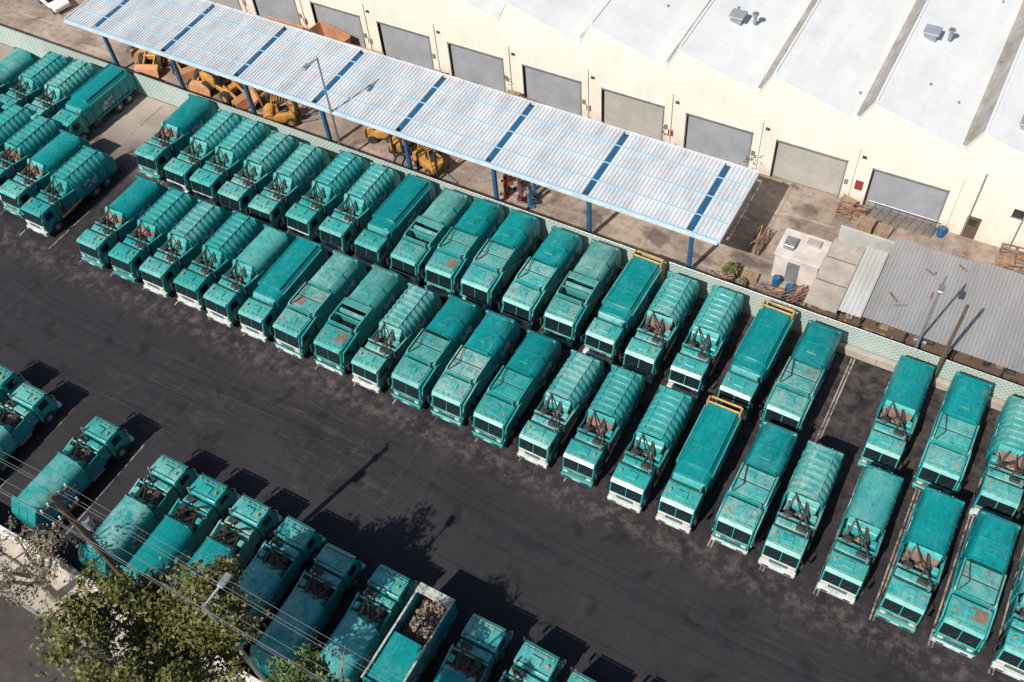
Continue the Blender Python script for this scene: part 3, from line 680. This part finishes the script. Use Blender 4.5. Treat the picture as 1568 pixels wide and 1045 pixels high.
# ---------------------------------------------------------------- trees
def leafmat(name,c1,c2,c3):
    m,nt,b=new_mat(name,.55); v=coord(nt); n1=noise(nt,v,.7,3,.6);n2=noise(nt,v,6,2,.6)
    col=mix(nt,ramp(nt,n1,.35,.65),c1,c2); col=mix(nt,ramp(nt,n2,.5,.75,0,.8),col,c3); lk(nt,col,b.inputs['Base Color'])
    return m
M['leaf']=leafmat('tree_foliage',(.080,.092,.018),(.13,.13,.028),(.23,.18,.045))
M['leaf2']=leafmat('tree_foliage_green',(.055,.105,.022),(.10,.15,.035),(.16,.17,.05))
M['leaf3']=leafmat('tree_foliage_dry',(.13,.115,.065),(.20,.17,.10),(.27,.22,.13))
M['bark']=dirty('bark',(.34,.29,.23),(.17,.14,.11),3,.95)
def tree(name,loc,h,cr,cz,nclump,nleaf,leaf,seed,ls=.17,flat=.65):
    r=random.Random(seed);B=MB()
    fork=Vector((r.uniform(-.3,.3),r.uniform(-.3,.3),h*.33))
    B.tube([(0,0,0),(.1,.05,h*.15),fork],[.36,.28,.24],'bark',10)
    tips=[]
    for i in range(8):
        a=2*math.pi*i/8+r.uniform(-.4,.4); R=cr*r.uniform(.4,.85)
        mid=fork+Vector((math.cos(a)*R*.45,math.sin(a)*R*.45,(cz-fork.z)*r.uniform(.4,.7)))
        end=Vector((math.cos(a)*R,math.sin(a)*R,cz+r.uniform(-.1,.5)*cr*.6))
        B.tube([fork,(fork+mid)/2+Vector((r.uniform(-.2,.2),r.uniform(-.2,.2),0)),mid,end],[.19,.15,.11,.04],'bark',7)
        for j in range(6):
            t=r.uniform(.2,1); s=mid.lerp(end,t); dvec=Vector((r.gauss(0,1),r.gauss(0,1),r.gauss(.35,.7))).normalized()
            e=s+dvec*cr*r.uniform(.25,.5); m2=(s+e)/2+Vector((r.uniform(-.2,.2),)*3)
            B.tube([s,m2,e],[.06,.035,.012],'bark',5); tips+= [e,e,m2]
            for q in range(2):
                dv=Vector((r.gauss(0,1),r.gauss(0,1),r.gauss(.2,.6))).normalized(); e2=m2+dv*cr*.25; B.tube([m2,e2],[.025,.008],'bark',4); tips.append(e2)
    rs=np.random.RandomState(seed)
    cl=[tips[r.randrange(len(tips))]+Vector((r.gauss(0,.3),r.gauss(0,.3),r.gauss(0,.25))) for _ in range(nclump)]
    vs=[];fs=[]
    for c in cl:
        s=cr*r.uniform(.06,.12); n=int(nleaf*r.uniform(.5,1.3))
        P0=rs.normal(0,1,(n,3))*np.array([s,s,s*flat])+np.array(c)
        U=rs.normal(0,1,(n,3));U[:,2]*=.5;U/=np.linalg.norm(U,axis=1)[:,None]
        W=rs.normal(0,1,(n,3));W[:,2]*=.5;W=np.cross(np.cross(U,W)+rs.normal(0,.4,(n,3)),U);W/=np.linalg.norm(W,axis=1)[:,None]
        L=ls*rs.uniform(.6,1.3,(n,1))
        for p,u,w,l in zip(P0,U,W,L):
            o=len(vs); l=float(l[0])
            vs+=[tuple(p-u*l),tuple(p+w*l*.5),tuple(p+u*l),tuple(p-w*l*.5)]; fs.append((o,o+1,o+2,o+3))
    B.add(vs,fs,leaf)
    return obj(name,B.mesh(name,False),loc)
tree('broadleaf_tree',(-27.0,5.7,0),12.5,4.6,10.6,200,150,'leaf',3,.15)
tree('broadleaf_tree',(-16.8,6.4,0),11.5,2.7,11.6,80,150,'leaf2',8,.13)
tree('broadleaf_tree',(-40.5,5.8,0),7,3.0,5.2,50,40,'leaf3',5,.12)
def shrub(loc,s,seed,leaf='leaf2'):
    B=MB();r=random.Random(seed);vs=[];fs=[]
    for i in range(9):
        a=r.uniform(0,6.28);B.tube([(0,0,0),(math.cos(a)*s*.5,math.sin(a)*s*.5,s*r.uniform(.5,1.1))],[.04,.01],'bark',5)
    for i in range(1300):
        d=Vector((r.gauss(0,1),r.gauss(0,1),r.gauss(0,1))).normalized()*s*r.uniform(.3,1)**.5*(.75+.3*math.sin(i*.7)); p=d*.7+Vector((0,0,s*.75)); u=Vector((r.gauss(0,1),r.gauss(0,1),r.gauss(0,1))).normalized()*.1;w=u.orthogonal()*.5
        o=len(vs);vs+=[p-u,p+w,p+u,p-w];fs.append((o,o+1,o+2,o+3))
    B.add(vs,fs,leaf);obj('shrub',B.mesh('shrub',False),loc)
shrub((-13.0,48.6,0),.9,1,'leaf');shrub((-11.9,48.0,0),.6,2,'leaf3');shrub((-61.6,45.0,0),.6,3,'leaf3');shrub((-62.6,44.7,0),.45,4,'leaf')
# ---------------------------------------------------------------- light
S=Vector((-.24,-.97,1.02)).normalized()
sun=bpy.data.lights.new('sun','SUN');sun.energy=5.0;sun.angle=rad(.5);sun.color=(1,.945,.87)
so=obj('sun',sun,(0,0,80));so.rotation_mode='QUATERNION';so.rotation_quaternion=S.to_track_quat('Z','Y')
w=bpy.data.worlds.new('World');scene.world=w;w.use_nodes=True;nt=w.node_tree
sky=nt.nodes.new('ShaderNodeTexSky');sky.sky_type='NISHITA';sky.sun_disc=False
sky.sun_elevation=math.asin(S.z);sky.sun_rotation=math.atan2(S.x,S.y)
bg=nt.nodes['Background'];bg.inputs[1].default_value=.085;nt.links.new(sky.outputs[0],bg.inputs[0])
# ---------------------------------------------------------------- camera
f,th,ro,ya=1528.2264,.9207,.112,.5991
X=Vector((math.cos(ya),math.sin(ya),0));F0=Vector((-math.sin(ya),math.cos(ya),0));Zv=Vector((0,0,1))
fw=F0*math.cos(th)-Zv*math.sin(th);dn=-(F0*math.sin(th)+Zv*math.cos(th))
rr=X*math.cos(ro)+dn*math.sin(ro);dd=-X*math.sin(ro)+dn*math.cos(ro)
cam=bpy.data.cameras.new('camera');cam.sensor_width=36;cam.lens=f/1568*36;cam.clip_end=2000
co=bpy.data.objects.new('camera',cam);scene.collection.objects.link(co)
Mx=Matrix(((rr.x,-dd.x,-fw.x,0),(rr.y,-dd.y,-fw.y,0),(rr.z,-dd.z,-fw.z,57.5),(0,0,0,1)))
co.matrix_world=Mx;scene.camera=co
scene.view_settings.view_transform='Standard';scene.view_settings.look='None';scene.view_settings.exposure=0
